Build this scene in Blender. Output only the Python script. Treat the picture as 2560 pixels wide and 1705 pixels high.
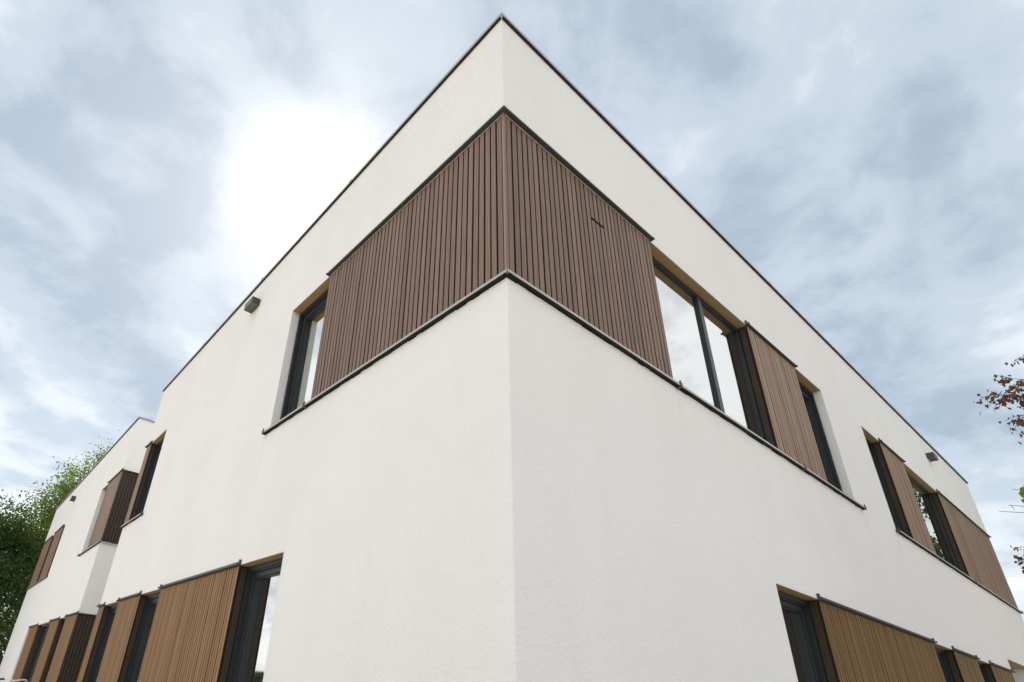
import bpy, bmesh, math, random
from mathutils import Matrix, Vector
rnd = random.Random(7)
R = math.radians
for o in list(bpy.data.objects): bpy.data.objects.remove(o)
scene = bpy.context.scene
col = scene.collection

# ---------------------------------------------------------------- camera
cam = bpy.data.cameras.new('camera'); camo = bpy.data.objects.new('camera', cam); col.objects.link(camo)
cam.sensor_fit = 'HORIZONTAL'; cam.sensor_width = 36.0; cam.lens = 19.7686
cam.shift_x = 0.10418; cam.shift_y = 0.06326; cam.clip_start = 0.05; cam.clip_end = 3000
rot = Matrix(((0.783433, -0.330394, -0.526377), (-0.617957, -0.32413, -0.716288), (0.066043, 0.886442, -0.458104)))
camo.matrix_world = Matrix.Translation((-2.28715, -2.0463, 1.5)) @ rot.to_4x4()
scene.camera = camo
scene.render.resolution_x = 1024; scene.render.resolution_y = 682

# ---------------------------------------------------------------- world: Nishita daylight under a broken cloud deck
SUN_DIR = Vector((0.262, 0.636, 0.726)).normalized()
SUN_EL = math.asin(SUN_DIR.z); SUN_ROT = math.atan2(SUN_DIR.x, SUN_DIR.y)
world = bpy.data.worlds.new('World'); scene.world = world; world.use_nodes = True
W = world.node_tree; W.nodes.clear()
def wn(t, **k):
    n = W.nodes.new(t)
    for a, b in k.items(): setattr(n, a, b)
    return n
def plug(tree, sock, v):
    if isinstance(v, bpy.types.NodeSocket): tree.links.new(v, sock)
    elif v is not None: sock.default_value = v
def wmath(op, a, b=None, c=None, clamp=False):
    n = wn('ShaderNodeMath', operation=op, use_clamp=clamp)
    for i, v in enumerate((a, b, c)): plug(W, n.inputs[i], v)
    return n.outputs[0]
def wvec(op, a, b=None):
    n = wn('ShaderNodeVectorMath', operation=op); plug(W, n.inputs[0], a)
    if b is not None: plug(W, n.inputs[1], b)
    return n.outputs['Value' if op == 'DOT_PRODUCT' else 'Vector']
def wmix(f, a, b):
    n = wn('ShaderNodeMix', data_type='RGBA'); plug(W, n.inputs['Factor'], f); plug(W, n.inputs[6], a); plug(W, n.inputs[7], b)
    return n.outputs[2]
sky = wn('ShaderNodeTexSky', sky_type='NISHITA'); sky.sun_disc = False
sky.sun_elevation = SUN_EL; sky.sun_rotation = SUN_ROT; sky.air_density = 1.0; sky.dust_density = 1.5; sky.ozone_density = 1.0
d = wvec('NORMALIZE', wn('ShaderNodeTexCoord').outputs['Generated'])
sep = wn('ShaderNodeSeparateXYZ'); plug(W, sep.inputs[0], d)
den = wmath('ADD', wmath('MAXIMUM', sep.outputs['Z'], 0.0), 0.30)          # flat cloud deck seen in perspective
deck = wn('ShaderNodeCombineXYZ')
plug(W, deck.inputs[0], wmath('DIVIDE', sep.outputs['X'], den)); plug(W, deck.inputs[1], wmath('DIVIDE', sep.outputs['Y'], den))
def wnoise(scale, detail, rough, dist, off):
    n = wn('ShaderNodeTexNoise'); plug(W, n.inputs['Vector'], wvec('ADD', deck.outputs[0], off))
    n.inputs['Scale'].default_value = scale; n.inputs['Detail'].default_value = detail
    n.inputs['Roughness'].default_value = rough; n.inputs['Distortion'].default_value = dist
    return n
big = wnoise(1.5, 3, 0.5, 0.4, (3.1, 1.7, 0.3)); mid = wnoise(4.2, 7, 0.55, 0.35, (0.4, 5.2, 2.0)); warpn = wnoise(3.2, 5, 0.55, 0.0, (7.7, 2.2, 5.0))
warp = wn('ShaderNodeVectorMath', operation='SCALE'); plug(W, warp.inputs[0], wvec('SUBTRACT', warpn.outputs['Color'], (0.5, 0.5, 0.5))); warp.inputs['Scale'].default_value = 0.24
dw = wvec('NORMALIZE', wvec('ADD', d, warp.outputs[0]))
fine = wnoise(9.5, 6, 0.6, 0.5, (2.4, 8.1, 1.0))
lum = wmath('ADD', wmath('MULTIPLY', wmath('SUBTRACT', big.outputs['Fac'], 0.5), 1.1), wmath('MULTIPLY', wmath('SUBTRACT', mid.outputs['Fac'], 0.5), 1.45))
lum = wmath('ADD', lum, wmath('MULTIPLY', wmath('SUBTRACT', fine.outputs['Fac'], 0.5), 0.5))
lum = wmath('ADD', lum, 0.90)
# cloud masses and broad dimming: (direction, half-width in degrees, brighter (+) or dimmer (-) sky)
MASSES = [((0.50, 0.50, 0.70), 40, -0.68),                                  # broad dimming of the sky in view; brighter sky elsewhere lights the walls
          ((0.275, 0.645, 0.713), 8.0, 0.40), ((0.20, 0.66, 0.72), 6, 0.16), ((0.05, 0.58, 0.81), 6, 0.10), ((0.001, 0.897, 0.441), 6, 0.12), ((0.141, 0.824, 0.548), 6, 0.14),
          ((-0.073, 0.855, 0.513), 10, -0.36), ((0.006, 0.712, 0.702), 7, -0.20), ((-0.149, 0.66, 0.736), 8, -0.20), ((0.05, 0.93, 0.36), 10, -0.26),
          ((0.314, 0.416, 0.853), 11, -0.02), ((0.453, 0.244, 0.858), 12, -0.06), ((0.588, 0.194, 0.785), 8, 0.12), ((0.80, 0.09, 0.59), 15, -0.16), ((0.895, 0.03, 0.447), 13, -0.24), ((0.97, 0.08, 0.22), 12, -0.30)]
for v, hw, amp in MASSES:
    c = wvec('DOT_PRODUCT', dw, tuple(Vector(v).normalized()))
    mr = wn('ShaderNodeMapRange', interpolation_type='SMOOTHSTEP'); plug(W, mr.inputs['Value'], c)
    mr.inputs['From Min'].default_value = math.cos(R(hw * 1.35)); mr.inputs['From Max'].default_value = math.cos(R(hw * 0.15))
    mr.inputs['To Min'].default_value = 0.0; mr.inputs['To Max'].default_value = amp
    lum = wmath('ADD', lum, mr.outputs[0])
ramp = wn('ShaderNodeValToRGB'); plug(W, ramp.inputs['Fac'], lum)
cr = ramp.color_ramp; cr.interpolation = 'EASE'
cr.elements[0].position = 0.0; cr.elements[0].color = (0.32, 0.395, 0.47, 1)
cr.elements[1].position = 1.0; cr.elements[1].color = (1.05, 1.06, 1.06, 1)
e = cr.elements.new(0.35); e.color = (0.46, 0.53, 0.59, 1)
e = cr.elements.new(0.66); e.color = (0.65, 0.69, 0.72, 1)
# forward scattering round the veiled sun
g = wmath('MAXIMUM', wvec('DOT_PRODUCT', d, tuple(SUN_DIR)), 0.0)
glow = wmath('ADD', wmath('MULTIPLY', wmath('POWER', g, 120.0), 0.16), wmath('MULTIPLY', wmath('POWER', g, 500.0), 1.2))
glowc = wn('ShaderNodeVectorMath', operation='SCALE'); glowc.inputs[0].default_value = (1.0, 0.96, 0.90); plug(W, glowc.inputs['Scale'], glow)
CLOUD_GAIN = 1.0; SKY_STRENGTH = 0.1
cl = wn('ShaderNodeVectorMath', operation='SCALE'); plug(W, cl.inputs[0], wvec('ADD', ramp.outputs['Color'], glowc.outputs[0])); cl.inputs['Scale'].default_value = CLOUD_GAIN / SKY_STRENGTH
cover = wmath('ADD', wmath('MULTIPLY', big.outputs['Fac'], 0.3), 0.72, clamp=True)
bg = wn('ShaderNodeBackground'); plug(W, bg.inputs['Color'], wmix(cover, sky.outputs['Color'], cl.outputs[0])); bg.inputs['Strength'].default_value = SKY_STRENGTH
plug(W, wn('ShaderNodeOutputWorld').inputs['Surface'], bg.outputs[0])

# ---------------------------------------------------------------- sun behind thin cloud, exposure
sl = bpy.data.lights.new('sun', 'SUN'); sl.energy = 3.5; sl.angle = R(6); sl.color = (1.0, 0.95, 0.87)
so = bpy.data.objects.new('sun', sl); col.objects.link(so); so.location = (5, 12, 30)
so.rotation_euler = SUN_DIR.to_track_quat('Z', 'Y').to_euler()
vs = scene.view_settings; vs.view_transform = 'Standard'; vs.look = 'None'; vs.exposure = 0.50; vs.gamma = 1.0; vs.use_curve_mapping = False
scene.render.engine = 'CYCLES'; scene.cycles.max_bounces = 7; scene.cycles.diffuse_bounces = 6; scene.cycles.glossy_bounces = 4; scene.cycles.transmission_bounces = 3

# ---------------------------------------------------------------- materials
class NT:
    def __init__(s, name):
        s.m = bpy.data.materials.new(name); s.m.use_nodes = True; s.t = s.m.node_tree; s.b = s.t.nodes['Principled BSDF']
    def n(s, t, **k):
        n = s.t.nodes.new(t)
        for a, b in k.items(): setattr(n, a, b)
        return n
    def set(s, sock, v): plug(s.t, sock, v)
    def math(s, op, a, b=None, c=None, clamp=False):
        n = s.n('ShaderNodeMath', operation=op, use_clamp=clamp)
        for i, v in enumerate((a, b, c)): s.set(n.inputs[i], v)
        return n.outputs[0]
    def obj(s): return s.n('ShaderNodeTexCoord').outputs['Object']
    def scale(s, v, sc, off=None):
        n = s.n('ShaderNodeMapping'); s.set(n.inputs['Vector'], v); n.inputs['Scale'].default_value = sc
        if off is not None: s.set(n.inputs['Location'], off)
        return n.outputs[0]
    def noise(s, v, sc, det=4, ro=0.5, dist=0):
        n = s.n('ShaderNodeTexNoise'); s.set(n.inputs['Vector'], v); n.inputs['Scale'].default_value = sc
        n.inputs['Detail'].default_value = det; n.inputs['Roughness'].default_value = ro; n.inputs['Distortion'].default_value = dist
        return n.outputs['Fac']
    def ramp(s, f, stops):
        n = s.n('ShaderNodeValToRGB'); s.set(n.inputs['Fac'], f); c = n.color_ramp
        c.elements[0].position = stops[0][0]; c.elements[0].color = (*stops[0][1], 1)
        c.elements[1].position = stops[-1][0]; c.elements[1].color = (*stops[-1][1], 1)
        for p, q in stops[1:-1]: e = c.elements.new(p); e.color = (*q, 1)
        return n.outputs['Color']
    def mix(s, f, a, b, mode='MIX'):
        n = s.n('ShaderNodeMix', data_type='RGBA', blend_type=mode)
        s.set(n.inputs['Factor'], f); s.set(n.inputs[6], a); s.set(n.inputs[7], b); return n.outputs[2]
    def bump(s, h, st, dist):
        n = s.n('ShaderNodeBump'); n.inputs['Strength'].default_value = st; n.inputs['Distance'].default_value = dist
        s.set(n.inputs['Height'], h); s.set(s.b.inputs['Normal'], n.outputs[0])
    def base(s, c): s.set(s.b.inputs['Base Color'], c if isinstance(c, bpy.types.NodeSocket) else (*c, 1))
    def rough(s, v): s.set(s.b.inputs['Roughness'], v)
M = {}
def plaster():
    k = NT('white_plaster'); v = k.obj()
    grain = k.noise(v, 80, 4, 0.7); trowel = k.noise(v, 30, 3, 0.55); patch = k.noise(v, 0.9, 4, 0.6)
    streak = k.noise(k.scale(v, (2.2, 2.2, 0.12)), 1.6, 4, 0.6)
    c = k.ramp(patch, [(0.3, (0.82, 0.80, 0.793)), (0.7, (0.86, 0.845, 0.84))])
    c = k.mix(k.math('MULTIPLY', k.math('SUBTRACT', streak, 0.58, clamp=True), 0.35), c, (0.62, 0.60, 0.55, 1))
    c = k.mix(k.math('MULTIPLY', k.math('SUBTRACT', 0.5, grain, clamp=True), 0.5), c, (0.6, 0.58, 0.55, 1))
    sp = k.n('ShaderNodeSeparateXYZ'); k.set(sp.inputs[0], v); run = k.noise(k.scale(v, (30, 30, 0.8)), 1.0, 4, 0.6)
    for ax, s0, w, z0, ln, st in (('Y', 5.19, .13, 6.69, .55, .30), ('X', 13.05, .12, 6.66, .6, .45), ('Y', 19.35, .14, 6.58, .6, .4), ('Y', 3.78, .035, 4.10, .7, .30), ('X', 6.86, .035, 4.10, .7, .30), ('X', 8.22, .04, 4.10, .6, .35), ('Y', 8.79, .04, 4.10, .6, .3), ('X', 2.2, .05, 4.10, .5, .16)):
        a_ = k.math('SUBTRACT', 1.0, k.math('DIVIDE', k.math('ABSOLUTE', k.math('SUBTRACT', sp.outputs[ax], s0)), w), clamp=True)
        dz = k.math('SUBTRACT', z0, sp.outputs['Z']); b_ = k.math('MULTIPLY', k.math('GREATER_THAN', dz, 0.0), k.math('SUBTRACT', 1.0, k.math('DIVIDE', dz, ln), clamp=True))
        c = k.mix(k.math('MULTIPLY', k.math('MULTIPLY', k.math('MULTIPLY', a_, b_), run), st), c, (0.33, 0.31, 0.25, 1))
    k.base(c); k.rough(0.92); k.b.inputs['Specular IOR Level'].default_value = 0.2
    k.bump(k.math('ADD', grain, k.math('MULTIPLY', trowel, 0.8)), 0.7, 0.012); return k.m
def wood(name, stops, light, dark):
    k = NT(name); v = k.obj()
    oi = k.n('ShaderNodeObjectInfo').outputs['Random']; isl = k.n('ShaderNodeNewGeometry').outputs['Random Per Island']
    r = k.math('FRACT', k.math('ADD', oi, isl)); off = k.n('ShaderNodeCombineXYZ'); k.set(off.inputs[0], k.math('MULTIPLY', r, 37.0)); k.set(off.inputs[2], k.math('MULTIPLY', r, 91.0))
    va = k.n('ShaderNodeVectorMath', operation='ADD'); k.set(va.inputs[0], v); k.set(va.inputs[1], off.outputs[0]); v2 = va.outputs[0]
    fine = k.noise(k.scale(v2, (140, 140, 2.5)), 1.0, 5, 0.6); broad = k.noise(k.scale(v2, (14, 14, 0.7)), 1.0, 4, 0.55, 0.6)
    c = k.ramp(r, [(p, q) for p, q in zip((0.0, 0.3, 0.55, 0.8, 1.0), stops)])
    c = k.mix(k.math('MULTIPLY', k.math('SUBTRACT', broad, 0.35, clamp=True), 0.9), c, (*light, 1))
    c = k.mix(k.math('MULTIPLY', k.math('SUBTRACT', 0.58, fine, clamp=True), 1.9), c, (*dark, 1))
    knot = k.n('ShaderNodeTexVoronoi'); k.set(knot.inputs['Vector'], k.scale(v2, (9, 9, 1.6))); knot.inputs['Scale'].default_value = 1.0
    c = k.mix(k.math('MULTIPLY', k.math('LESS_THAN', knot.outputs['Distance'], 0.06), 0.5), c, (*[x * .6 for x in dark], 1))
    k.base(c); k.rough(0.6); k.b.inputs['Specular IOR Level'].default_value = 0.35; k.bump(fine, 0.25, 0.002); return k.m
def metal(name, c, ro, me=0.0, var=0.25):
    k = NT(name); v = k.obj(); n = k.noise(v, 6, 5, 0.6)
    k.base(k.mix(n, (*[x * (1 - var) for x in c], 1), (*[x * (1 + var) for x in c], 1))); k.set(k.b.inputs['Roughness'], k.math('ADD', k.math('MULTIPLY', n, 0.2), ro - 0.1))
    k.b.inputs['Metallic'].default_value = me; return k.m
def glass():
    k = NT('coated_glass'); v = k.obj(); t = k.t
    df = k.n('ShaderNodeBsdfDiffuse'); df.inputs['Color'].default_value = (0.012, 0.014, 0.013, 1)
    gl = k.n('ShaderNodeBsdfGlossy'); gl.inputs['Color'].default_value = (0.97, 0.98, 0.97, 1); gl.inputs['Roughness'].default_value = 0.012
    fr = k.n('ShaderNodeFresnel'); fr.inputs['IOR'].default_value = 13.0
    bp = k.n('ShaderNodeBump'); bp.inputs['Strength'].default_value = 0.05; bp.inputs['Distance'].default_value = 0.01; k.set(bp.inputs['Height'], k.noise(v, 1.3, 1, 0.4))
    k.set(gl.inputs['Normal'], bp.outputs[0])
    mx = k.n('ShaderNodeMixShader'); k.set(mx.inputs[0], fr.outputs[0]); k.set(mx.inputs[1], df.outputs[0]); k.set(mx.inputs[2], gl.outputs[0])
    k.set(t.nodes['Material Output'].inputs['Surface'], mx.outputs[0]); return k.m
def leafmat(name, stops, trans=0.45):
    k = NT(name); isl = k.n('ShaderNodeNewGeometry').outputs['Random Per Island']
    c = k.ramp(isl, stops)
    tr = k.n('ShaderNodeBsdfTranslucent'); k.set(tr.inputs['Color'], k.mix(1.0, c, (1.5, 1.6, 0.9, 1), 'MULTIPLY'))
    mx = k.n('ShaderNodeMixShader'); mx.inputs[0].default_value = trans; k.base(c); k.rough(0.55); k.b.inputs['Specular IOR Level'].default_value = 0.3
    k.set(mx.inputs[1], k.b.outputs[0]); k.set(mx.inputs[2], tr.outputs[0]); k.set(k.t.nodes['Material Output'].inputs['Surface'], mx.outputs[0]); return k.m
def simple(name, c1, c2, sc, ro, det=5, bump=0.0, bd=0.01):
    k = NT(name); v = k.obj(); n = k.noise(v, sc, det, 0.6); k.base(k.mix(n, (*c1, 1), (*c2, 1))); k.rough(ro)
    if bump: k.bump(n, bump, bd)
    return k.m
def added_paving():
    k = NT('bounce_paving'); v = k.obj()
    br = k.n('ShaderNodeTexBrick'); k.set(br.inputs['Vector'], v); br.inputs['Scale'].default_value = 1.0
    br.inputs['Color1'].default_value = (0.60, 0.54, 0.46, 1); br.inputs['Color2'].default_value = (0.66, 0.60, 0.52, 1); br.inputs['Mortar'].default_value = (0.28, 0.23, 0.16, 1)
    br.inputs['Mortar Size'].default_value = 0.012; br.inputs['Brick Width'].default_value = 0.6; br.inputs['Row Height'].default_value = 0.3
    k.base(k.mix(k.math('MULTIPLY', k.noise(v, 3, 6, 0.6), 0.3), br.outputs['Color'], (0.5, 0.44, 0.36, 1))); k.rough(0.9); return k.m
M['plaster'] = plaster(); M['wood'] = wood('weathered_timber', [(0.16, 0.10, 0.074), (0.215, 0.138, 0.104), (0.178, 0.12, 0.096), (0.25, 0.158, 0.116), (0.195, 0.125, 0.094)], (0.27, 0.172, 0.132), (0.06, 0.031, 0.022))
M['wood_tan'] = wood('tan_timber', [(0.22, 0.135, 0.088), (0.29, 0.185, 0.125), (0.25, 0.165, 0.118), (0.35, 0.225, 0.15), (0.27, 0.172, 0.118)], (0.38, 0.26, 0.185), (0.11, 0.064, 0.042))  # lighter and more golden than the street-corner boards
M['wood_gold'] = wood('golden_timber', [(0.195, 0.096, 0.034), (0.27, 0.145, 0.056), (0.22, 0.118, 0.048), (0.32, 0.172, 0.066), (0.245, 0.13, 0.05)], (0.34, 0.18, 0.075), (0.08, 0.035, 0.013))  # more golden than the upper-storey boards
M['wood_brown'] = wood('shaded_brown_timber', [(0.13, 0.062, 0.015), (0.185, 0.095, 0.024), (0.15, 0.08, 0.021), (0.23, 0.12, 0.028), (0.165, 0.086, 0.022)], (0.26, 0.145, 0.04), (0.055, 0.024, 0.009)); M['glass'] = glass()  # brown copy of the ground-floor boards: right side's tree shade put into colour
M['back'] = simple('black_underlay', (0.008, 0.007, 0.006), (0.014, 0.012, 0.01), 20, 0.9)
M['edge'] = simple('gap_shade_edge', (0.012, 0.008, 0.006), (0.022, 0.015, 0.011), 20, 0.9)  # near-black board sides and ends: shade in the gaps put into colour
M['underside_shade'] = simple('coping_underside_shade', (0.012, 0.009, 0.006), (0.03, 0.022, 0.014), 12, 0.9)
M['frame'] = metal('anthracite_frame', (0.017, 0.022, 0.026), 0.48)
M['sill'] = metal('grey_aluminium', (0.38, 0.385, 0.385), 0.45, 0.0, .12)
M['rail'] = metal('dark_rail', (0.05, 0.054, 0.052), 0.5)
M['coping'] = metal('coping_metal', (0.36, 0.355, 0.345), 0.45, 0.0, .15)
M['lamp'] = metal('lamp_metal', (0.06, 0.057, 0.054), 0.4, 0.3, .35)
M['diff'] = simple('lamp_diffuser', (0.24, 0.195, 0.15), (0.12, 0.1, 0.08), 45, 0.5)
M['reveal'] = simple('dark_brown_timber', (0.026, 0.0155, 0.0095), (0.048, 0.030, 0.019), 9, 0.7)  # darker brown than the front boards, for box sides and wing returns
M['soffit_shade_lining'] = simple('soffit_warm_shade', (0.27, 0.185, 0.085), (0.33, 0.23, 0.11), 40, 0.9)  # warm shade under the opening heads put into a tan colour
M['trimwood'] = simple('corner_profile_finish', (0.27, 0.19, 0.15), (0.22, 0.15, 0.12), 25, 0.5)
M['roof'] = simple('roof_felt', (0.07, 0.07, 0.07), (0.11, 0.11, 0.11), 8, 0.95)
M['ground'] = simple('grass_ground', (0.07, 0.10, 0.03), (0.12, 0.15, 0.05), 1.5, 0.95)
M['added_paving'] = added_paving()
M['bark'] = simple('bark', (0.07, 0.052, 0.04), (0.13, 0.10, 0.078), 12, 0.95, 6, 0.6, 0.03)
M['twig'] = simple('twig_bark', (0.10, 0.085, 0.08), (0.17, 0.15, 0.14), 12, 0.9)
M['leaf_dark'] = leafmat('leaf_dark', [(0.0, (0.018, 0.04, 0.011)), (0.5, (0.038, 0.075, 0.018)), (1.0, (0.075, 0.12, 0.026))], 0.35)
M['leaf_bright'] = leafmat('leaf_bright', [(0.0, (0.07, 0.11, 0.02)), (0.5, (0.12, 0.165, 0.03)), (1.0, (0.18, 0.21, 0.04))], 0.5)
M['leaf_copper'] = leafmat('leaf_copper', [(0.0, (0.085, 0.04, 0.03)), (0.5, (0.14, 0.062, 0.045)), (0.8, (0.20, 0.095, 0.065)), (1.0, (0.14, 0.10, 0.055))], 0.3)
M['leaf_young'] = leafmat('leaf_young', [(0.0, (0.14, 0.20, 0.03)), (1.0, (0.24, 0.26, 0.05))], 0.5)
M['white_paint'] = simple('white_paint', (0.72, 0.71, 0.68), (0.78, 0.77, 0.74), 9, 0.35)
M['rubber'] = simple('rubber', (0.018, 0.018, 0.018), (0.03, 0.03, 0.03), 30, 0.8)
M['leather'] = simple('leather_brown', (0.06, 0.035, 0.03), (0.09, 0.05, 0.04), 30, 0.6)
M['steel'] = metal('steel', (0.5, 0.5, 0.5), 0.35, 0.9)

# ---------------------------------------------------------------- mesh helpers
class MB:
    def __init__(s): s.v = []; s.f = []
    def poly(s, *p): n = len(s.v); s.v += [tuple(q) for q in p]; s.f.append(tuple(range(n, n + len(p))))
    def hull8(s, p):
        n = len(s.v); s.v += [tuple(q) for q in p]
        s.f += [tuple(n + i for i in q) for q in ((0, 3, 2, 1), (4, 5, 6, 7), (0, 1, 5, 4), (1, 2, 6, 5), (2, 3, 7, 6), (3, 0, 4, 7))]
    def box(s, x0, x1, y0, y1, z0, z1): s.hull8([(x0, y0, z0), (x1, y0, z0), (x1, y1, z0), (x0, y1, z0), (x0, y0, z1), (x1, y0, z1), (x1, y1, z1), (x0, y1, z1)])
    def fbox(s, F, s0, s1, o0, o1, z0, z1): s.hull8([F(a, b, c) for a, b, c in ((s0, o0, z0), (s1, o0, z0), (s1, o1, z0), (s0, o1, z0), (s0, o0, z1), (s1, o0, z1), (s1, o1, z1), (s0, o1, z1))])
    def prism(s, ring0, ring1):
        n = len(s.v); k = len(ring0); s.v += [tuple(q) for q in ring0] + [tuple(q) for q in ring1]
        s.f.append(tuple(n + i for i in reversed(range(k)))); s.f.append(tuple(n + k + i for i in range(k)))
        for i in range(k): j = (i + 1) % k; s.f.append((n + i, n + j, n + k + j, n + k + i))
    def tube(s, pts, rad, seg=8):
        pts = [Vector(p) for p in pts]; rad = rad if isinstance(rad, (list, tuple)) else [rad] * len(pts); n0 = len(s.v); up = None
        for i, p in enumerate(pts):
            t = (pts[min(i + 1, len(pts) - 1)] - pts[max(i - 1, 0)]).normalized()
            if up is None: up = t.cross(Vector((0.31, 0.17, 0.93))).normalized() if abs(t.z) < 0.99 else t.cross(Vector((1, 0, 0))).normalized()
            up = (up - t * up.dot(t)).normalized(); b = t.cross(up)
            for k in range(seg):
                a = 2 * math.pi * k / seg; s.v.append(tuple(p + (up * math.cos(a) + b * math.sin(a)) * rad[i]))
        for i in range(len(pts) - 1):
            for k in range(seg):
                a = n0 + i * seg + k; b2 = n0 + i * seg + (k + 1) % seg; s.f.append((a, b2, b2 + seg, a + seg))
        s.f.append(tuple(n0 + k for k in reversed(range(seg)))); s.f.append(tuple(n0 + (len(pts) - 1) * seg + k for k in range(seg)))
    def mesh(s, name, mat, recalc=True, smooth=False):
        me = bpy.data.meshes.new(name); me.from_pydata(s.v, [], s.f)
        if recalc:
            bm = bmesh.new(); bm.from_mesh(me); bmesh.ops.recalc_face_normals(bm, faces=bm.faces); bm.to_mesh(me); bm.free()
        if smooth: me.polygons.foreach_set('use_smooth', [True] * len(me.polygons))
        me.materials.append(mat); me.update(); return me
def link(name, data, parent=None):
    o = bpy.data.objects.new(name, data); col.objects.link(o); o.parent = parent; return o
def build(mb, name, mat, parent=None, **k): return link(name, mb.mesh(name, mat, **k), parent)
def tag(o, label=None, cat=None, group=None, kind=None):
    for a, b in (('label', label), ('category', cat), ('group', group), ('kind', kind)):
        if b: o[a] = b
    return o
# facade frames: (s along the wall, o outward, z) -> world
FR = lambda s, o, z: (s, -o, z)              # right facade, plane y = 0
FL = lambda s, o, z: (-o, s, z)              # left facade, plane x = 0
YM = 12.18
FM = lambda s, o, z: (s, YM - o, z)          # end wall of the far wing, plane y = YM

# ---------------------------------------------------------------- ground
g = MB(); g.poly((-700, -700, 0), (700, -700, 0), (700, 700, 0), (-700, 700, 0)); tag(build(g, 'ground', M['ground']), kind='structure')
g = MB(); g.poly((-22, -22, .004), (30, -22, .004), (30, 40, .004), (-22, 40, .004)); tag(build(g, 'bounce_pavement', M['added_paving']), kind='structure')  # unseen pale sheet added for its bounce onto walls and soffits

# ---------------------------------------------------------------- the building
ZS, ZU, ZL, ZT = 4.125, 5.835, 2.605, 7.198      # upper sill, upper head, lower head, wall top
XE, Y1, Y2 = 16.94, 10.21, 24.06
ZB = 0.35
bld = link('apartment_building', None); tag(bld, 'two-storey white plaster building with brown timber cladding between dark windows', 'building')
wall = MB()
def facade(F, s0, s1, z0, z1, holes, rc=0.0):
    ss = sorted({s0, s1, *[h[0] for h in holes], *[h[1] for h in holes]}); zz = sorted({z0, z1, *[h[2] for h in holes], *[h[3] for h in holes]})
    for a, b in zip(ss, ss[1:]):
        for c, e in zip(zz, zz[1:]):
            m, n = (a + b) / 2, (c + e) / 2
            if any(h[0] < m < h[1] and h[2] < n < h[3] for h in holes): continue
            a2 = a + rc if a == s0 else a
            wall.poly(F(a2, 0, c), F(b, 0, c), F(b, 0, e), F(a2, 0, e))
    for h in holes:
        a, b, c, e = h[:4]; dp = h[4] if len(h) > 4 else 0.34; sk = h[5] if len(h) > 5 else ''
        a2 = a if 'a' not in sk else a + 0.01
        wall.poly(F(a2, 0, e), F(b, 0, e), F(b, -dp, e), F(a2, -dp, e)); wall.poly(F(a2, 0, c), F(b, 0, c), F(b, -dp, c), F(a2, -dp, c))
        if 'a' not in sk: wall.poly(F(a, 0, c), F(a, 0, e), F(a, -dp, e), F(a, -dp, c))
        if 'b' not in sk: wall.poly(F(b, 0, c), F(b, 0, e), F(b, -dp, e), F(b, -dp, c))
        wall.poly(F(a2, -dp, c), F(b, -dp, c), F(b, -dp, e), F(a2, -dp, e))
RC = 0.012
OPEN_R = [(0, 6.65, ZS, ZU, .34, 'a'), (8.29, XE, ZS, ZU, .34), (3.415, 13.10, ZB, ZL, .34), (13.14, 15.4, 0.0, 2.825, 1.5)]
OPEN_L = [(0, 3.675, ZS, ZU, .34, 'a'), (8.86, Y1, ZS, ZU, .34), (2.775, Y1, ZB, ZL, .34)]
OPEN_M = [(YM, 14.33, ZS, ZU, .34, 'a'), (19.5, Y2, ZS, ZU, .34), (YM, 19.8, ZB, ZL, .34, 'a')]
facade(FR, 0, XE, 0, ZT, OPEN_R, RC); facade(FL, 0, Y1, 0, ZT, OPEN_L, RC); facade(FL, YM, Y2, 0, ZT, OPEN_M)
for za, zb in ((0, ZS), (ZU, ZT)):              # rounded plaster arris on the street corner
    arc = [(RC - RC * math.cos(t), RC - RC * math.sin(t)) for t in [math.pi / 2 * i / 4 for i in range(5)]]
    for p, q in zip(arc, arc[1:]): wall.poly((*p, za), (*q, za), (*q, zb), (*p, zb))
facade(FM, 0, 3.2, 0, ZT, [(0, 3.2, ZS, ZU, .3, 'a'), (0, 3.2, ZB, ZL, .3, 'a')])
wall.poly((0, Y1, 0), (XE, Y1, 0), (XE, Y1, ZT), (0, Y1, ZT)); wall.poly((XE, 0, 0), (XE, Y1, 0), (XE, Y1, ZT), (XE, 0, ZT))
wall.poly((3.2, Y1, 0), (3.2, YM, 0), (3.2, YM, 6.2), (3.2, Y1, 6.2)); wall.poly((12, YM, 0), (12, Y2, 0), (12, Y2, ZT), (12, YM, ZT)); wall.poly((0, Y2, 0), (12, Y2, 0), (12, Y2, ZT), (0, Y2, ZT)); wall.poly((3.2, YM, 0), (12, YM, 0), (12, YM, ZT), (3.2, YM, ZT))
wo = build(wall, 'wall', M['plaster'], bld, recalc=False)
rf = MB(); rf.box(.2, XE - .2, .2, Y1 - .2, ZT - .35, ZT - .25); rf.box(.2, 11.8, YM + .2, Y2 - .2, ZT - .35, ZT - .25); rf.box(3.3, 11, Y1 + .01, YM - .01, 6.0, 6.15); build(rf, 'roof', M['roof'], bld)

for F, hs in ((FR, OPEN_R), (FL, OPEN_L + OPEN_M)):
    for h in hs:
        m = MB(); m.fbox(F, h[0] + (.03 if h[0] == 0 else .002), h[1] - .002, -h[4] + .01, -.004, h[3] - .006, h[3] - .001); build(m, 'soffit_shade_lining', M['soffit_shade_lining'], bld)
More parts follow.
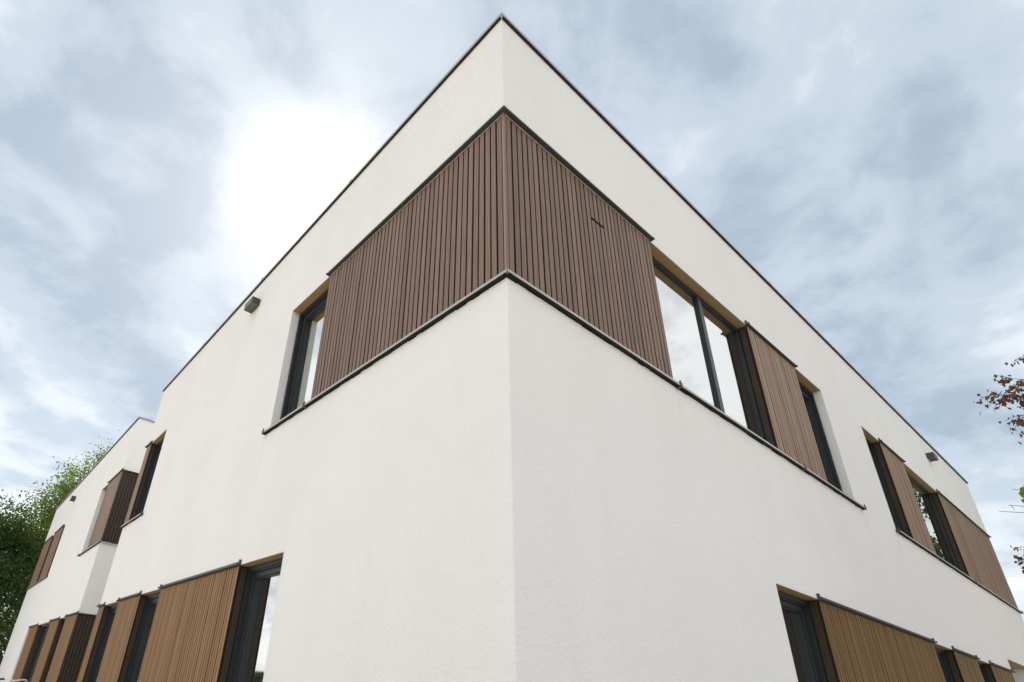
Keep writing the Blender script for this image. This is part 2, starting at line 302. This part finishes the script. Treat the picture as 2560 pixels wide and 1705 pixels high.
# coping: folded metal lengths with open joints
PC, CB, CT = 0.030, 7.206, 7.240
def coping_run(F, s0, s1, n, first_mitre=False):
    L = (s1 - s0) / n
    for i in range(n):
        a = s0 + i * L + (0.003 if i else 0); b = s0 + (i + 1) * L - (0.003 if i < n - 1 else 0); m = MB(); dz = rnd.uniform(-.0015, .0015)
        a2 = a + (0.33 if first_mitre and i == 0 else 0)          # mitre the inside end
        ao = a - (PC if first_mitre and i == 0 else 0)
        m.hull8([F(ao, PC, CB + dz), F(b, PC, CB + dz), F(b, -.30, CB + dz), F(a2, -.30, CB + dz), F(ao, PC, CT + dz), F(b, PC, CT + dz), F(b, -.30, CT + .012 + dz), F(a2, -.30, CT + .012 + dz)])
        cp = build(m, 'coping', M['coping'], bld)
        m = MB(); m.fbox(F, max(a, .0) + .0, b, .0015, PC - .004, CB - .006 + dz, CB - .0008 + dz); build(m, 'coping_shade_strip', M['underside_shade'], cp)  # dark strip: shade under the coping put in as colour
        if i < n - 1:
            m = MB(); m.fbox(F, b - .03, b + .036, -.29, PC + .002, CB + .004, CT + .0145); build(m, 'coping_clip', M['coping'], bld)
coping_run(FR, 0.0, XE + .03, 6, True); coping_run(FL, 0.0, Y1 + .03, 4, True); coping_run(FL, YM - PC, Y2 + .03, 4)
m = MB(); m.fbox(FM, .30, 3.2, -.3, PC, CB, CT); build(m, 'coping', M['coping'], bld)

# ---- timber cladding
PITCH, GAP, BT = 0.0645, 0.0145, 0.021
single_budget = 300; rest = {'wood': MB(), 'wood_tan': MB(), 'wood_gold': MB(), 'wood_brown': MB()}; board_cache = {}
def board_mesh(w, h, mat):
    key = (round(w, 4), round(h, 4), mat)
    if key not in board_cache:
        c = 0.003; a = w / 2; prof = [(-a, 0), (a, 0), (a, -(BT - c)), (a - c, -BT), (-a + c, -BT), (-a, -(BT - c))]
        m = MB(); m.prism([(x, y, 0) for x, y in prof], [(x, y, h) for x, y in prof]); me = m.mesh('board', M[mat], recalc=True); me.materials.append(M['edge'])
        for p in me.polygons:
            if abs(p.normal.x) > .95 or abs(p.normal.z) > .95: p.material_index = 1
        board_cache[key] = me
    return board_cache[key]
def put_board(panel, F, sc, o_front, z0, h, w, mat):
    global single_budget
    if single_budget > 0:
        single_budget -= 1
        b = link('board', board_mesh(w, h, mat), panel); o_in = o_front - BT
        b.location = F(sc, o_in, z0); b.rotation_euler = (0, 0, R(-90) if F is FL else 0)
    else:
        j = rnd.uniform(-.0015, .0015); rest[mat].fbox(F, sc - w / 2, sc + w / 2, o_front - BT + j, o_front + j, z0, z0 + h)
def cladding(F, s0, s1, z0, z1, first=0.0, side=True, slot=None, mat='wood', depth=0.26):
    back = MB(); back.fbox(F, s0 + .022, s1 - .022, -depth, -.055, z0 + .002, z1 - .002)
    p = build(back, 'cladding_panel', M['back'], bld)
    n = max(1, round((s1 - s0 - first) / PITCH)); pt = (s1 - s0 - first) / n; w = pt - GAP
    for i in range(n):
        sc = s0 + first + pt * (i + .5) + rnd.uniform(-.0012, .0012); of = 0.004 + rnd.uniform(-.002, .0015)
        if slot and slot[0] < sc < slot[1]:
            put_board(p, F, sc, of, z0 + .004, slot[2] - z0 - .004, w, mat); put_board(p, F, sc, of, slot[2] + .030, z1 - .006 - slot[2] - .030, w, mat)
        else: put_board(p, F, sc, of, z0 + .004, z1 - z0 - .01, w, mat)
    if side:                                       # boards returning into the reveal
        for k in range(3):
            m = MB(); m.fbox(F, s0 - .0005, s0 + .019, -.024 - .074 * (k + 1) + .008, -.024 - .074 * k, z0 + .004, z1 - .006); build(m, 'side_board', M['reveal'], p)
    return p
def rail(F, s0, s1, z, caps=(True, True), proj=0.036):
    m = MB(); m.fbox(F, s0 - .012, s1 + .012, 0.0045, proj, z, z + .010); m.fbox(F, s0 - .012, s1 + .012, 0.0012, .0044, z - .004, z + .04)
    r = build(m, 'top_rail', M['rail'], bld)
    for s, c in ((s0 - .012, caps[0]), (s1 + .012, caps[1])):
        if c:
            q = MB(); q.fbox(F, s - .014, s + .014, 0.002, proj + .008, z - .005, z + .016); q.fbox(F, s - .014, s + .014, 0.002, .022, z + .017, z + .052); build(q, 'end_cap', M['rail'], r)
    return r
# street corner (largest boards first)
cR = cladding(FR, 0.0, 2.168, ZS + .01, ZU - .012, first=.022, side=False, slot=(1.15, 1.34, 5.415))
cL = cladding(FL, 0.0, 2.736, ZS + .01, ZU - .012, first=.022, side=False)
m = MB(); z0, z1 = ZS + .012, ZU - .012                                    # L-shaped corner profile
m.box(-.007, .016, -.007, -.004, z0, z1); build(m, 'corner_profile', M['wood'], cR)
m = MB(); m.box(-.007, -.004, -.0035, .016, z0, z1); build(m, 'corner_profile', M['trimwood'], cL)
for F, a, b in ((FR, 2.146, 2.168), (FL, 2.714, 2.736)):
    m = MB(); m.fbox(F, a, b, -.2, -.020, ZS + .014, ZU - .016); build(m, 'end_board', M['reveal'], cR if F is FR else cL)
PANELS = [(FR, 4.32, 5.72, ZS + .01, ZU), (FL, 3.765, 6.43, ZB, ZL), (FR, 4.366, 8.205, ZB, ZL), (FL, 7.445, 8.735, ZB, ZL), (FR, 9.144, 10.386, ZS + .01, ZU),
          (FR, 9.19, 10.52, ZB, ZL), (FL, 9.77, Y1 - .003, ZB, ZL), (FL, 9.86, Y1 - .003, ZS + .01, ZU), (FR, 11.43, 13.10, ZB, ZL), (FR, 12.553, XE - .003, ZS + .01, ZU),
          (FL, YM + .004, 13.56, ZS + .01, ZU), (FL, YM + .004, 13.48, ZB, ZL), (FL, 14.37, 15.63, ZB, ZL), (FL, 17.80, 19.40, ZB, ZL), (FL, 19.93, 21.53, ZS + .01, ZU), (FL, 22.21, Y2 - .003, ZS + .01, ZU)]
for F, a, b, z0, z1 in PANELS:
    wing = F is FL and abs(a - YM) < .1
    cladding(F, a, b, z0, z1 - .012, side=not wing, mat='wood_tan' if z0 > 3 else 'wood_gold' if F is FL else 'wood_brown')
    rail(F, a, b, z1 - .004)
# wing end wall returns
for z0, z1 in ((ZS + .01, ZU), (ZB, ZL)):
    back = MB(); back.fbox(FM, .023, 3.1, -.2, -.024, z0 + .002, z1 - .002); build(back, 'cladding_panel', M['back'], bld)
    rb_ = MB()
    for i in range(14): rb_.fbox(FM, .001 + .0645 * i, .0535 + .0645 * i, -.02, 0.002, z0 + .004, z1 - .016)
    tag(build(rb_, 'return_boards', M['reveal'], bld), kind='stuff')
    m = MB(); m.fbox(FM, -.036, 3.1, 0.0045, .036, z1 - .004, z1 + .006); build(m, 'top_rail', M['rail'], bld)
for k_, m_ in rest.items():
    if m_.v: tag(build(m_, 'cladding_boards', M[k_], bld), kind='stuff', label='rows of narrow timber boards on the far window panels')
# corner drip rails
def corner_strip(z0, z1, p, sL, sR, mat, name, inner=0.0045):
    m = MB()
    m.hull8([(-p, -p, z0), (sR, -p, z0), (sR, -inner, z0), (-inner, -inner, z0), (-p, -p, z1), (sR, -p, z1), (sR, -inner, z1), (-inner, -inner, z1)]); a = build(m, name, mat, bld)
    m = MB()
    m.hull8([(-p, -p, z0), (-inner, -inner, z0), (-inner, sL, z0), (-p, sL, z0), (-p, -p, z1), (-inner, -inner, z1), (-inner, sL, z1), (-p, sL, z1)]); b = build(m, name, mat, bld)
    return a, b
ra, rb = corner_strip(ZU - .002, ZU + .0055, .043, 2.75, 2.182, M['rail'], 'top_rail')
for q_ in corner_strip(ZU + .006, ZU + .013, .047, 2.745, 2.178, M['sill'], 'lit_edge'): q_.parent = ra  # pale lip: the rail's sky-lit front edge put into the colour
for F, s, par in ((FR, 2.182, ra), (FL, 2.75, rb)):
    q = MB(); q.fbox(F, s - .01, s + .012, .002, .05, ZU - .008, ZU + .013); q.fbox(F, s - .01, s + .012, .002, .02, ZU + .0135, ZU + .05); build(q, 'end_cap', M['rail'], par)

# ---- sills: sheet metal with a downturned front edge
SP = 0.042
def sill(F, s0, s1, z, mitre=False):
    m = MB(); a = s0 - (SP if mitre else 0)
    ai = s0 + .2 if mitre else s0
    m.hull8([F(a, SP, z - .004), F(s1, SP, z - .004), F(s1, -.2, z + .010), F(ai, -.2, z + .010), F(a, SP, z), F(s1, SP, z), F(s1, -.2, z + .014), F(ai, -.2, z + .014)])
    m.hull8([F(a, SP - .003, z - .021), F(s1, SP - .003, z - .021), F(s1, SP, z - .021), F(a, SP, z - .021), F(a, SP - .003, z - .0042), F(s1, SP - .003, z - .0042), F(s1, SP, z - .0042), F(a, SP, z - .0042)])
    o = build(m, 'sill', M['sill'], bld)
    b = MB(); e = s0 if mitre else s0 + .01; k = 0; st = e          # black fill: the sill's underside shade as colour, with ragged sealant edge
    r2 = random.Random(int(s1 * 100))
    while st < s1 - .01:
        en = min(st + r2.uniform(.05, .16), s1 - .005); b.fbox(F, st, en - .0005, .0012, SP - .0035, z - .019 - r2.uniform(0, .004), z - .006); b.fbox(F, st, en - .0005, .0012, .006, z - .0245 - r2.uniform(0, .010), z - .0235); st = en
    build(b, 'underside_shade_seal', M['back'], o)
    return o
def sill_cap(par, F, s, z):
    q = MB(); q.fbox(F, s - .012, s + .012, .0015, SP + .008, z - .036, z + .004); q.fbox(F, s - .02, s + .02, SP - .008, SP + .006, z + .0045, z + .012); q.fbox(F, s - .007, s + .007, SP - .006, SP + .004, z + .0125, z + .034); build(q, 'end_cap', M['rail'], par)
s1_ = sill(FR, 0, 6.84, ZS, True); sill_cap(s1_, FR, 6.84, ZS); sill_cap(s1_, FR, 2.2, ZS); sill_cap(s1_, FR, 4.9, ZS)
s2_ = sill(FL, 0, 3.76, ZS, True); sill_cap(s2_, FL, 3.76, ZS); sill_cap(s2_, FL, 2.79, ZS)
s3_ = sill(FR, 8.24, XE + .03, ZS); sill_cap(s3_, FR, 8.24, ZS); sill_cap(s3_, FR, 12.7, ZS); sill_cap(s3_, FR, XE + .03, ZS)
s4_ = sill(FL, 8.80, Y1 + .03, ZS); sill_cap(s4_, FL, 8.80, ZS)
s5_ = sill(FL, YM - SP, 14.45, ZS); sill_cap(s5_, FL, 14.45, ZS)
m = MB(); m.fbox(FM, 0.0012, 3.1, .0012, SP, ZS - .03, ZS); build(m, 'sill', M['sill'], bld)
s6_ = sill(FL, 19.4, Y2 + .03, ZS); sill_cap(s6_, FL, 19.4, ZS)
for F, a, b in ((FR, 3.42, 13.09), (FL, 2.78, Y1), (FL, YM, 19.79)): sill(F, a, b, ZB)

# ---- windows: stepped anthracite frames in the reveal, sash and pane
FD = 0.10
def ring(m, F, a, b, z0, z1, w, o0, o1):
    m.fbox(F, a, a + w, o0, o1, z0, z1); m.fbox(F, b - w, b, o0, o1, z0, z1)
    m.fbox(F, a + w, b - w, o0, o1 - .0006, z0, z0 + w); m.fbox(F, a + w, b - w, o0, o1 - .0006, z1 - w, z1)
def window(F, a, b, z0, z1, mull=(), fixed=False):
    m = MB(); ring(m, F, a, b, z0, z1, .045, -.23, -FD); ring(m, F, a + .0455, b - .0455, z0 + .0455, z1 - .0455, .014, -.23, -FD - .02) if not fixed else None
    for s in mull: m.fbox(F, s - .04, s + .04, -.23, -FD + .004, z0 + .046, z1 - .046)
    w = build(m, 'window', M['frame'], bld)
    edges = [a + .06] + [x for s in mull for x in (s - .0405, s + .0405)] + [b - .06]
    for i in range(0, len(edges), 2):
        p, q = edges[i], edges[i + 1]
        if q - p < .2: continue
        if fixed:
            g_ = MB(); g_.fbox(F, p - .03, q + .03, -.15, -.125, z0 + .03, z1 - .03); build(g_, 'pane', M['glass'], w); continue
        s_ = MB(); ring(s_, F, p, q, z0 + .06, z1 - .06, .05, -.22, -FD - .045); ring(s_, F, p + .0505, q - .0505, z0 + .1105, z1 - .1105, .012, -.22, -FD - .06); build(s_, 'sash', M['frame'], w)
        g_ = MB(); g_.fbox(F, p + .055, q - .055, -.205, -.185, z0 + .115, z1 - .115); build(g_, 'pane', M['glass'], w)
zs, zu = ZS + .016, ZU - .008
for F, a, b, z0, z1, mu in [(FR, 1.9, 4.345, zs, zu, (3.34,)), (FR, 5.69, 6.648, zs, zu, ()), (FR, 8.292, 9.17, zs, zu, ()), (FR, 10.36, 12.58, zs, zu, (11.0,)),
                            (FR, 3.417, 4.39, ZB + .016, ZL - .008, ()), (FR, 8.18, 9.215, ZB + .016, ZL - .008, ()), (FR, 10.49, 11.46, ZB + .016, ZL - .008, ()),
                            (FL, 2.5, 3.673, zs, zu, ()), (FL, 8.862, 9.885, zs, zu, ()), (FL, 2.777, 3.79, ZB + .016, ZL - .008, ()), (FL, 6.4, 7.47, ZB + .016, ZL - .008, ()),
                            (FL, 8.71, 9.795, ZB + .016, ZL - .008, ()), (FL, 13.53, 14.328, zs, zu, ()), (FL, 13.45, 14.40, ZB + .016, ZL - .008, ()), (FL, 15.6, 17.83, ZB + .016, ZL - .008, (16.7,)),
                            (FL, 19.502, 19.96, zs, zu, ()), (FL, 21.5, 22.24, zs, zu, ())]:
    window(F, a, b, z0, z1, mu, fixed=len(mu) > 0)
# ---------------------------------------------------------------- wall lights
def wall_light(F, s0, s1, z0, z1, label, out=.13):
    root = link('wall_light', None); root.location = F((s0 + s1) / 2, 0, z0); tag(root, label, 'wall light', 'box wall lights under the roof edge')
    ox, oy, oz = root.location
    G = lambda s, o, z: tuple(a - b for a, b in zip(F(s, o, z), (ox, oy, oz)))
    m = MB(); t = .008
    m.fbox(G, s0, s0 + t, .002, out, z0, z1); m.fbox(G, s1 - t, s1, .002, out, z0, z1); m.fbox(G, s0 + t, s1 - t, out - t, out - .0005, z0, z1); m.fbox(G, s0 + t, s1 - t, .002, out - t, z1 - t, z1 - .0005); m.fbox(G, s0 + t, s1 - t, .002, .012, z0 + .001, z1 - t)
    build(m, 'housing', M['lamp'], root)
    m = MB(); m.fbox(G, s0 + t + .001, s1 - t - .001, .013, out - t - .001, z0 + .008, z0 + .016); d = build(m, 'diffuser', M['diff'], root)
    m = MB()
    for k in range(5): s = s0 + (s1 - s0) * (k + 1) / 6; m.fbox(G, s - .002, s + .002, .014, out - t - .002, z0 + .002, z0 + .0075)
    build(m, 'grille', M['lamp'], d)
wall_light(FL, 5.04, 5.33, 6.685, 6.80, 'grey box wall light left of the corner, above the left upper window')
wall_light(FR, 12.88, 13.16, 6.66, 6.77, 'small dark box wall light on the right wall near its far roof end')
wall_light(FL, 19.2, 19.5, 6.58, 6.70, 'tiny grey box wall light on the far left wing beside the trees')

# ---------------------------------------------------------------- trees
def leaf_quads(mb, p, size, rng, droop=0.0):
    n = Vector((rng.gauss(0, 1), rng.gauss(0, 1), rng.gauss(0, 1) + .7)).normalized(); t = n.orthogonal().normalized(); t = (Matrix.Rotation(rng.uniform(0, 6.283), 3, n) @ t)
    if droop: t = (t + Vector((0, 0, -droop))).normalized(); n = (n - t * n.dot(t)).normalized()
    b = n.cross(t); L = size * rng.uniform(.7, 1.3); w = L * rng.uniform(.26, .38)
    mb.poly(p, p + t * L * .45 + b * w + n * L * .06, p + t * L, p + t * L * .45 - b * w + n * L * .06)
def tree(name, label, base, height, crown_r, crown_z, nclump, per, leaf, mat, seed, group=None, lean=(0, 0), squash=1.0):
    rng = random.Random(seed); root = link(name, None); root.location = base; tag(root, label, 'tree', group)
    tr = MB(); cz = height * crown_z; top = Vector((lean[0], lean[1], height * .93))
    pts = [Vector((lean[0] * t * t + rng.uniform(-.1, .1) * (t > 0), lean[1] * t * t + rng.uniform(-.1, .1) * (t > 0), height * .93 * t)) for t in (0, .1, .25, .4, .55, .7, .85, 1)]
    r0 = height * .021; tr.tube(pts, [r0 * 1.35, r0, r0 * .85, r0 * .7, r0 * .52, r0 * .36, r0 * .2, r0 * .06], 10)
    cr = MB()
    for i in range(nclump):
        while True:
            q = Vector((rng.uniform(-1, 1), rng.uniform(-1, 1), rng.uniform(-1, 1)))
            if .25 < q.length < 1 and rng.random() < q.length ** 1.5: break
        half = (height - cz * .5) / 2 * 1.02; mid = cz * .5 + half
        f = 1 - .35 * max(0, q.z) ** 2
        c = Vector((q.x * crown_r * f + lean[0] * .6, q.y * crown_r * f + lean[1] * .6, mid + q.z * half * .93))
        tt = max(.12, min(.9, (c.z - crown_r * .45) / (height * .93))); k = tt * 7 ; a = pts[int(k)].lerp(pts[min(int(k) + 1, 7)], k - int(k)) if False else Vector((lean[0] * tt * tt, lean[1] * tt * tt, height * .93 * tt))
        md = a.lerp(c, .55) + Vector((rng.uniform(-.3, .3), rng.uniform(-.3, .3), rng.uniform(.0, .5)))
        rb = r0 * .34 * (1 - tt * .6); tr.tube([a, md, c], [rb, rb * .6, rb * .15], 5)
        cs = crown_r * rng.uniform(.16, .34)
        for j in range(per):
            v = Vector((rng.gauss(0, 1), rng.gauss(0, 1), rng.gauss(0, .75))); v = v.normalized() * cs * rng.uniform(.15, 1.15) ** .7
            if rng.random() < .1: v *= 1.35
            leaf_quads(cr, c + v, leaf, rng, .25)
    build(tr, 'trunk', M['bark'], root, smooth=True); build(cr, 'crown', M[mat], root, recalc=False); return root
tree('broadleaf_tree', 'tall yellow-green tree rising behind the far roof edge of the left wing', (2.9, 31.5, 0), 12.7, 3.4, .45, 110, 430, .125, 'leaf_bright', 11)
tL = tree('broadleaf_tree', 'dark green tree at the left edge of the picture beside the far wing', (-2.6, 29.5, 0), 8.7, 3.4, .10, 165, 400, .12, 'leaf_dark', 23)
tree('broadleaf_tree', 'low dark green tree between the left wing and the tall yellow-green tree', (1.4, 36.0, 0), 10.4, 3.8, .12, 110, 360, .13, 'leaf_dark', 31)
for k_, (x, y, sc, lb) in enumerate(((-45, 100, 1.0, 'distant green tree seen only as a reflection low in the ground-floor window'), (-53, 97, .8, 'smaller distant tree mirrored low in the ground-floor corner window'), (-37, 106, .9, 'distant tree mirrored beside the jamb of the ground-floor window'))):
    r_ = tL.copy(); col.objects.link(r_); r_.location = (x, y, 0); r_.rotation_euler = (0, 0, k_ * 1.9 + .7); r_.scale = (sc * 1.3, sc * 1.3, sc * .45); tag(r_, lb, 'tree', 'distant trees mirrored in the glass')
    for ch in tL.children: c_ = ch.copy(); col.objects.link(c_); c_.parent = r_
# trees mirrored in the right-hand windows
tR = tree('broadleaf_tree', 'green tree standing in front of the right wall, mirrored in its windows', (18.5, -7.0, 0), 9.5, 2.7, .3, 80, 260, .16, 'leaf_dark', 41)

tree('broadleaf_tree', 'slim green tree past the far end of the right wall, mirrored in its upper windows', (22.0, -3.5, 0), 11.5, 2.0, .22, 70, 240, .16, 'leaf_dark', 57)
def copper_tree():
    rng = random.Random(5); root = link('copper_leaved_tree', None); base = Vector((8.6, -4.4, 0)); root.location = base
    tag(root, 'copper-leaved tree whose loose twigs reach in at the right edge', 'tree')
    tr = MB(); cr = MB(); yg = MB()
    C0 = Vector((-2.287, -2.046, 1.5))
    pts = [Vector((0, 0, 0)), Vector((.05, .05, 1.2)), Vector((-.05, .15, 2.6)), Vector((.05, .1, 4.0)), Vector((.1, 0, 5.4)), Vector((.0, .1, 6.6))]
    tr.tube(pts, [.13, .11, .09, .07, .045, .015], 9)
    def spray(start, end, nt, leaves, mb, size, sag=.15, tmin=.45):
        start, end = Vector(start), Vector(end); mid = start.lerp(end, .55) + Vector((0, 0, sag)); P = [start, start.lerp(mid, .5) + Vector((0, 0, sag * .4)), mid, mid.lerp(end, .55) + Vector((0, 0, sag * .25)), end]
        Lb = (end - start).length; tr.tube(P, [.022, .016, .010, .006, .002], 5)
        for i in range(nt):
            t = rng.uniform(tmin, 1.0); k = t * 4; j = min(int(k), 3); a = P[j].lerp(P[j + 1], k - j)
            dv = (P[j + 1] - P[j]).normalized(); v = (dv * rng.uniform(.3, 1) + Vector((rng.gauss(0, .6), rng.gauss(0, .6), rng.gauss(-.05, .45)))).normalized(); l = rng.uniform(.06, .2)
            b = a + v * l + Vector((0, 0, -.06)); tr.tube([a, a.lerp(b, .5) + Vector((0, 0, .02)), b], [.004, .003, .0012], 4)
            for q in range(leaves):
                u = rng.uniform(.2, 1.05); leaf_quads(mb, a.lerp(b, u) + Vector((rng.gauss(0, .022), rng.gauss(0, .022), rng.gauss(0, .022))), size, rng, 1.1)
    T = lambda x, y, z: Vector((x, y, z)) - base
    # sprays that reach into the picture
    for en, nt, lv in (((5.1, -1.64, 4.53), 12, 9), ((5.15, -1.74, 4.7), 12, 9), ((5.0, -1.78, 4.53), 16, 9), ((5.18, -1.97, 4.89), 12, 9), ((5.2, -1.74, 4.31), 14, 9), ((5.07, -1.76, 4.09), 12, 9), ((5.23, -1.84, 4.51), 16, 9),
                       ((5.3, -1.95, 4.65), 16, 9), ((5.12, -1.34, 3.05), 9, 9), ((5.04, -1.35, 2.93), 12, 9), ((4.97, -1.36, 2.78), 12, 9), ((5.13, -1.43, 3.01), 12, 9), ((5.24, -1.66, 3.67), 8, 8), ((5.1, -1.58, 3.36), 8, 8)):
        spray(T(8.5, -4.2, en[2] - .35), T(en[0] + .065, en[1] - .05, en[2]), nt, lv, cr, .046, .12, .84)
    spray(T(8.5, -4.2, 3.2), T(5.15, -1.39, 3.4), 3, 0, cr, .05, .05, .85); spray(T(8.5, -4.2, 3.2), T(5.14, -1.47, 3.44), 3, 0, cr, .05, .05, .85)
    spray(T(8.5, -4.2, 3.3), T(5.11, -1.54, 3.57), 3, 5, yg, .062, .1, .95)
    for i in range(46):                                       # the rest of the crown, out of the picture
        a = rng.uniform(0, 6.283); z = rng.uniform(2.4, 6.8); rr = 2.3 * (1 - ((z - 4.4) / 3.4) ** 2) * rng.uniform(.6, 1)
        en = Vector((math.cos(a) * rr, math.sin(a) * rr, z)); 
        if en.x < -.2 and en.y > .2: continue
        spray((0, .05, max(1.8, z - 1.0)), en, 16, 8, cr, .066)
    build(tr, 'trunk', M['twig'], root, smooth=True); build(cr, 'crown', M['leaf_copper'], root, recalc=False); build(yg, 'young_leaves', M['leaf_young'], root, recalc=False)
copper_tree()

# ---------------------------------------------------------------- bicycle at the foot of the far wall
def bicycle():
    root = link('bicycle', None); root.location = (-.54, 14.3, .004); tag(root, 'parked bicycle with white handlebar at the foot of the far left wing', 'bicycle')
    def wheel(y):
        m = MB(); n = 28; ringp = [(0, y + .335 * math.cos(2 * math.pi * i / n), .352 + .335 * math.sin(2 * math.pi * i / n)) for i in range(n + 1)]; m.tube(ringp, .018, 6); w = build(m, 'wheel', M['rubber'], root, smooth=True)
        m = MB(); m.tube([(0, y + .312 * math.cos(2 * math.pi * i / n), .352 + .312 * math.sin(2 * math.pi * i / n)) for i in range(n + 1)], .009, 5); build(m, 'rim', M['steel'], w, smooth=True)
        m = MB(); m.tube([(-.05, y, .352), (.05, y, .352)], .02, 8)
        for i in range(14): a = 2 * math.pi * i / 14; m.tube([(.02 * (-1) ** i, y, .352), (0, y + .31 * math.cos(a), .352 + .31 * math.sin(a))], .0014, 3)
        build(m, 'spokes', M['steel'], w)
    wheel(-.54); wheel(.54)
    m = MB(); bb = (0, .06, .30); seat = (0, .22, .86); hd = (0, -.36, .98); hb = (0, -.40, .74)
    for a, b in ((bb, seat), (bb, hb), (seat, hd), (hd, hb)): m.tube([a, b], .017, 8)
    for s in (-.045, .045): m.tube([(s, .54, .352), (s * .5, .06, .30)], .009, 6); m.tube([(s, .54, .352), (s * .4, .22, .84)], .008, 6); m.tube([(s, -.54, .352), (s, -.47, .60), (0, -.40, .74)], .010, 6)
    build(m, 'frame', M['white_paint'], root, smooth=True)
    m = MB(); m.tube([(0, .22, .86), (0, .245, .95)], .013, 8); m.prism([(-.07, .40, .95), (.07, .40, .95), (.03, .14, .95), (-.03, .14, .95)], [(-.08, .40, 1.0), (.08, .40, 1.0), (.025, .12, .99), (-.025, .12, .99)]); build(m, 'saddle', M['leather'], root)
    m = MB(); m.tube([(0, -.36, .98), (0, -.335, 1.16), (0, -.37, 1.23)], .014, 8)
    m.tube([(-.16, -.20, 1.255), (-.12, -.30, 1.262), (-.05, -.37, 1.24), (0, -.38, 1.235), (.07, -.37, 1.245), (.15, -.34, 1.262), (.235, -.26, 1.262), (.27, -.18, 1.23), (.28, -.12, 1.17)], .019, 8); hbar = build(m, 'handlebar', M['white_paint'], root, smooth=True)
    m = MB(); m.tube([(-.30, -.10, 1.235), (-.24, -.13, 1.245), (-.155, -.205, 1.256)], [.018, .024, .022], 8); build(m, 'grip', M['leather'], hbar, smooth=True)
    m = MB(); m.tube([(.28, -.12, 1.17), (.283, -.07, 1.10), (.285, -.01, 1.04)], .018, 8); build(m, 'grip', M['leather'], hbar, smooth=True)
bicycle()
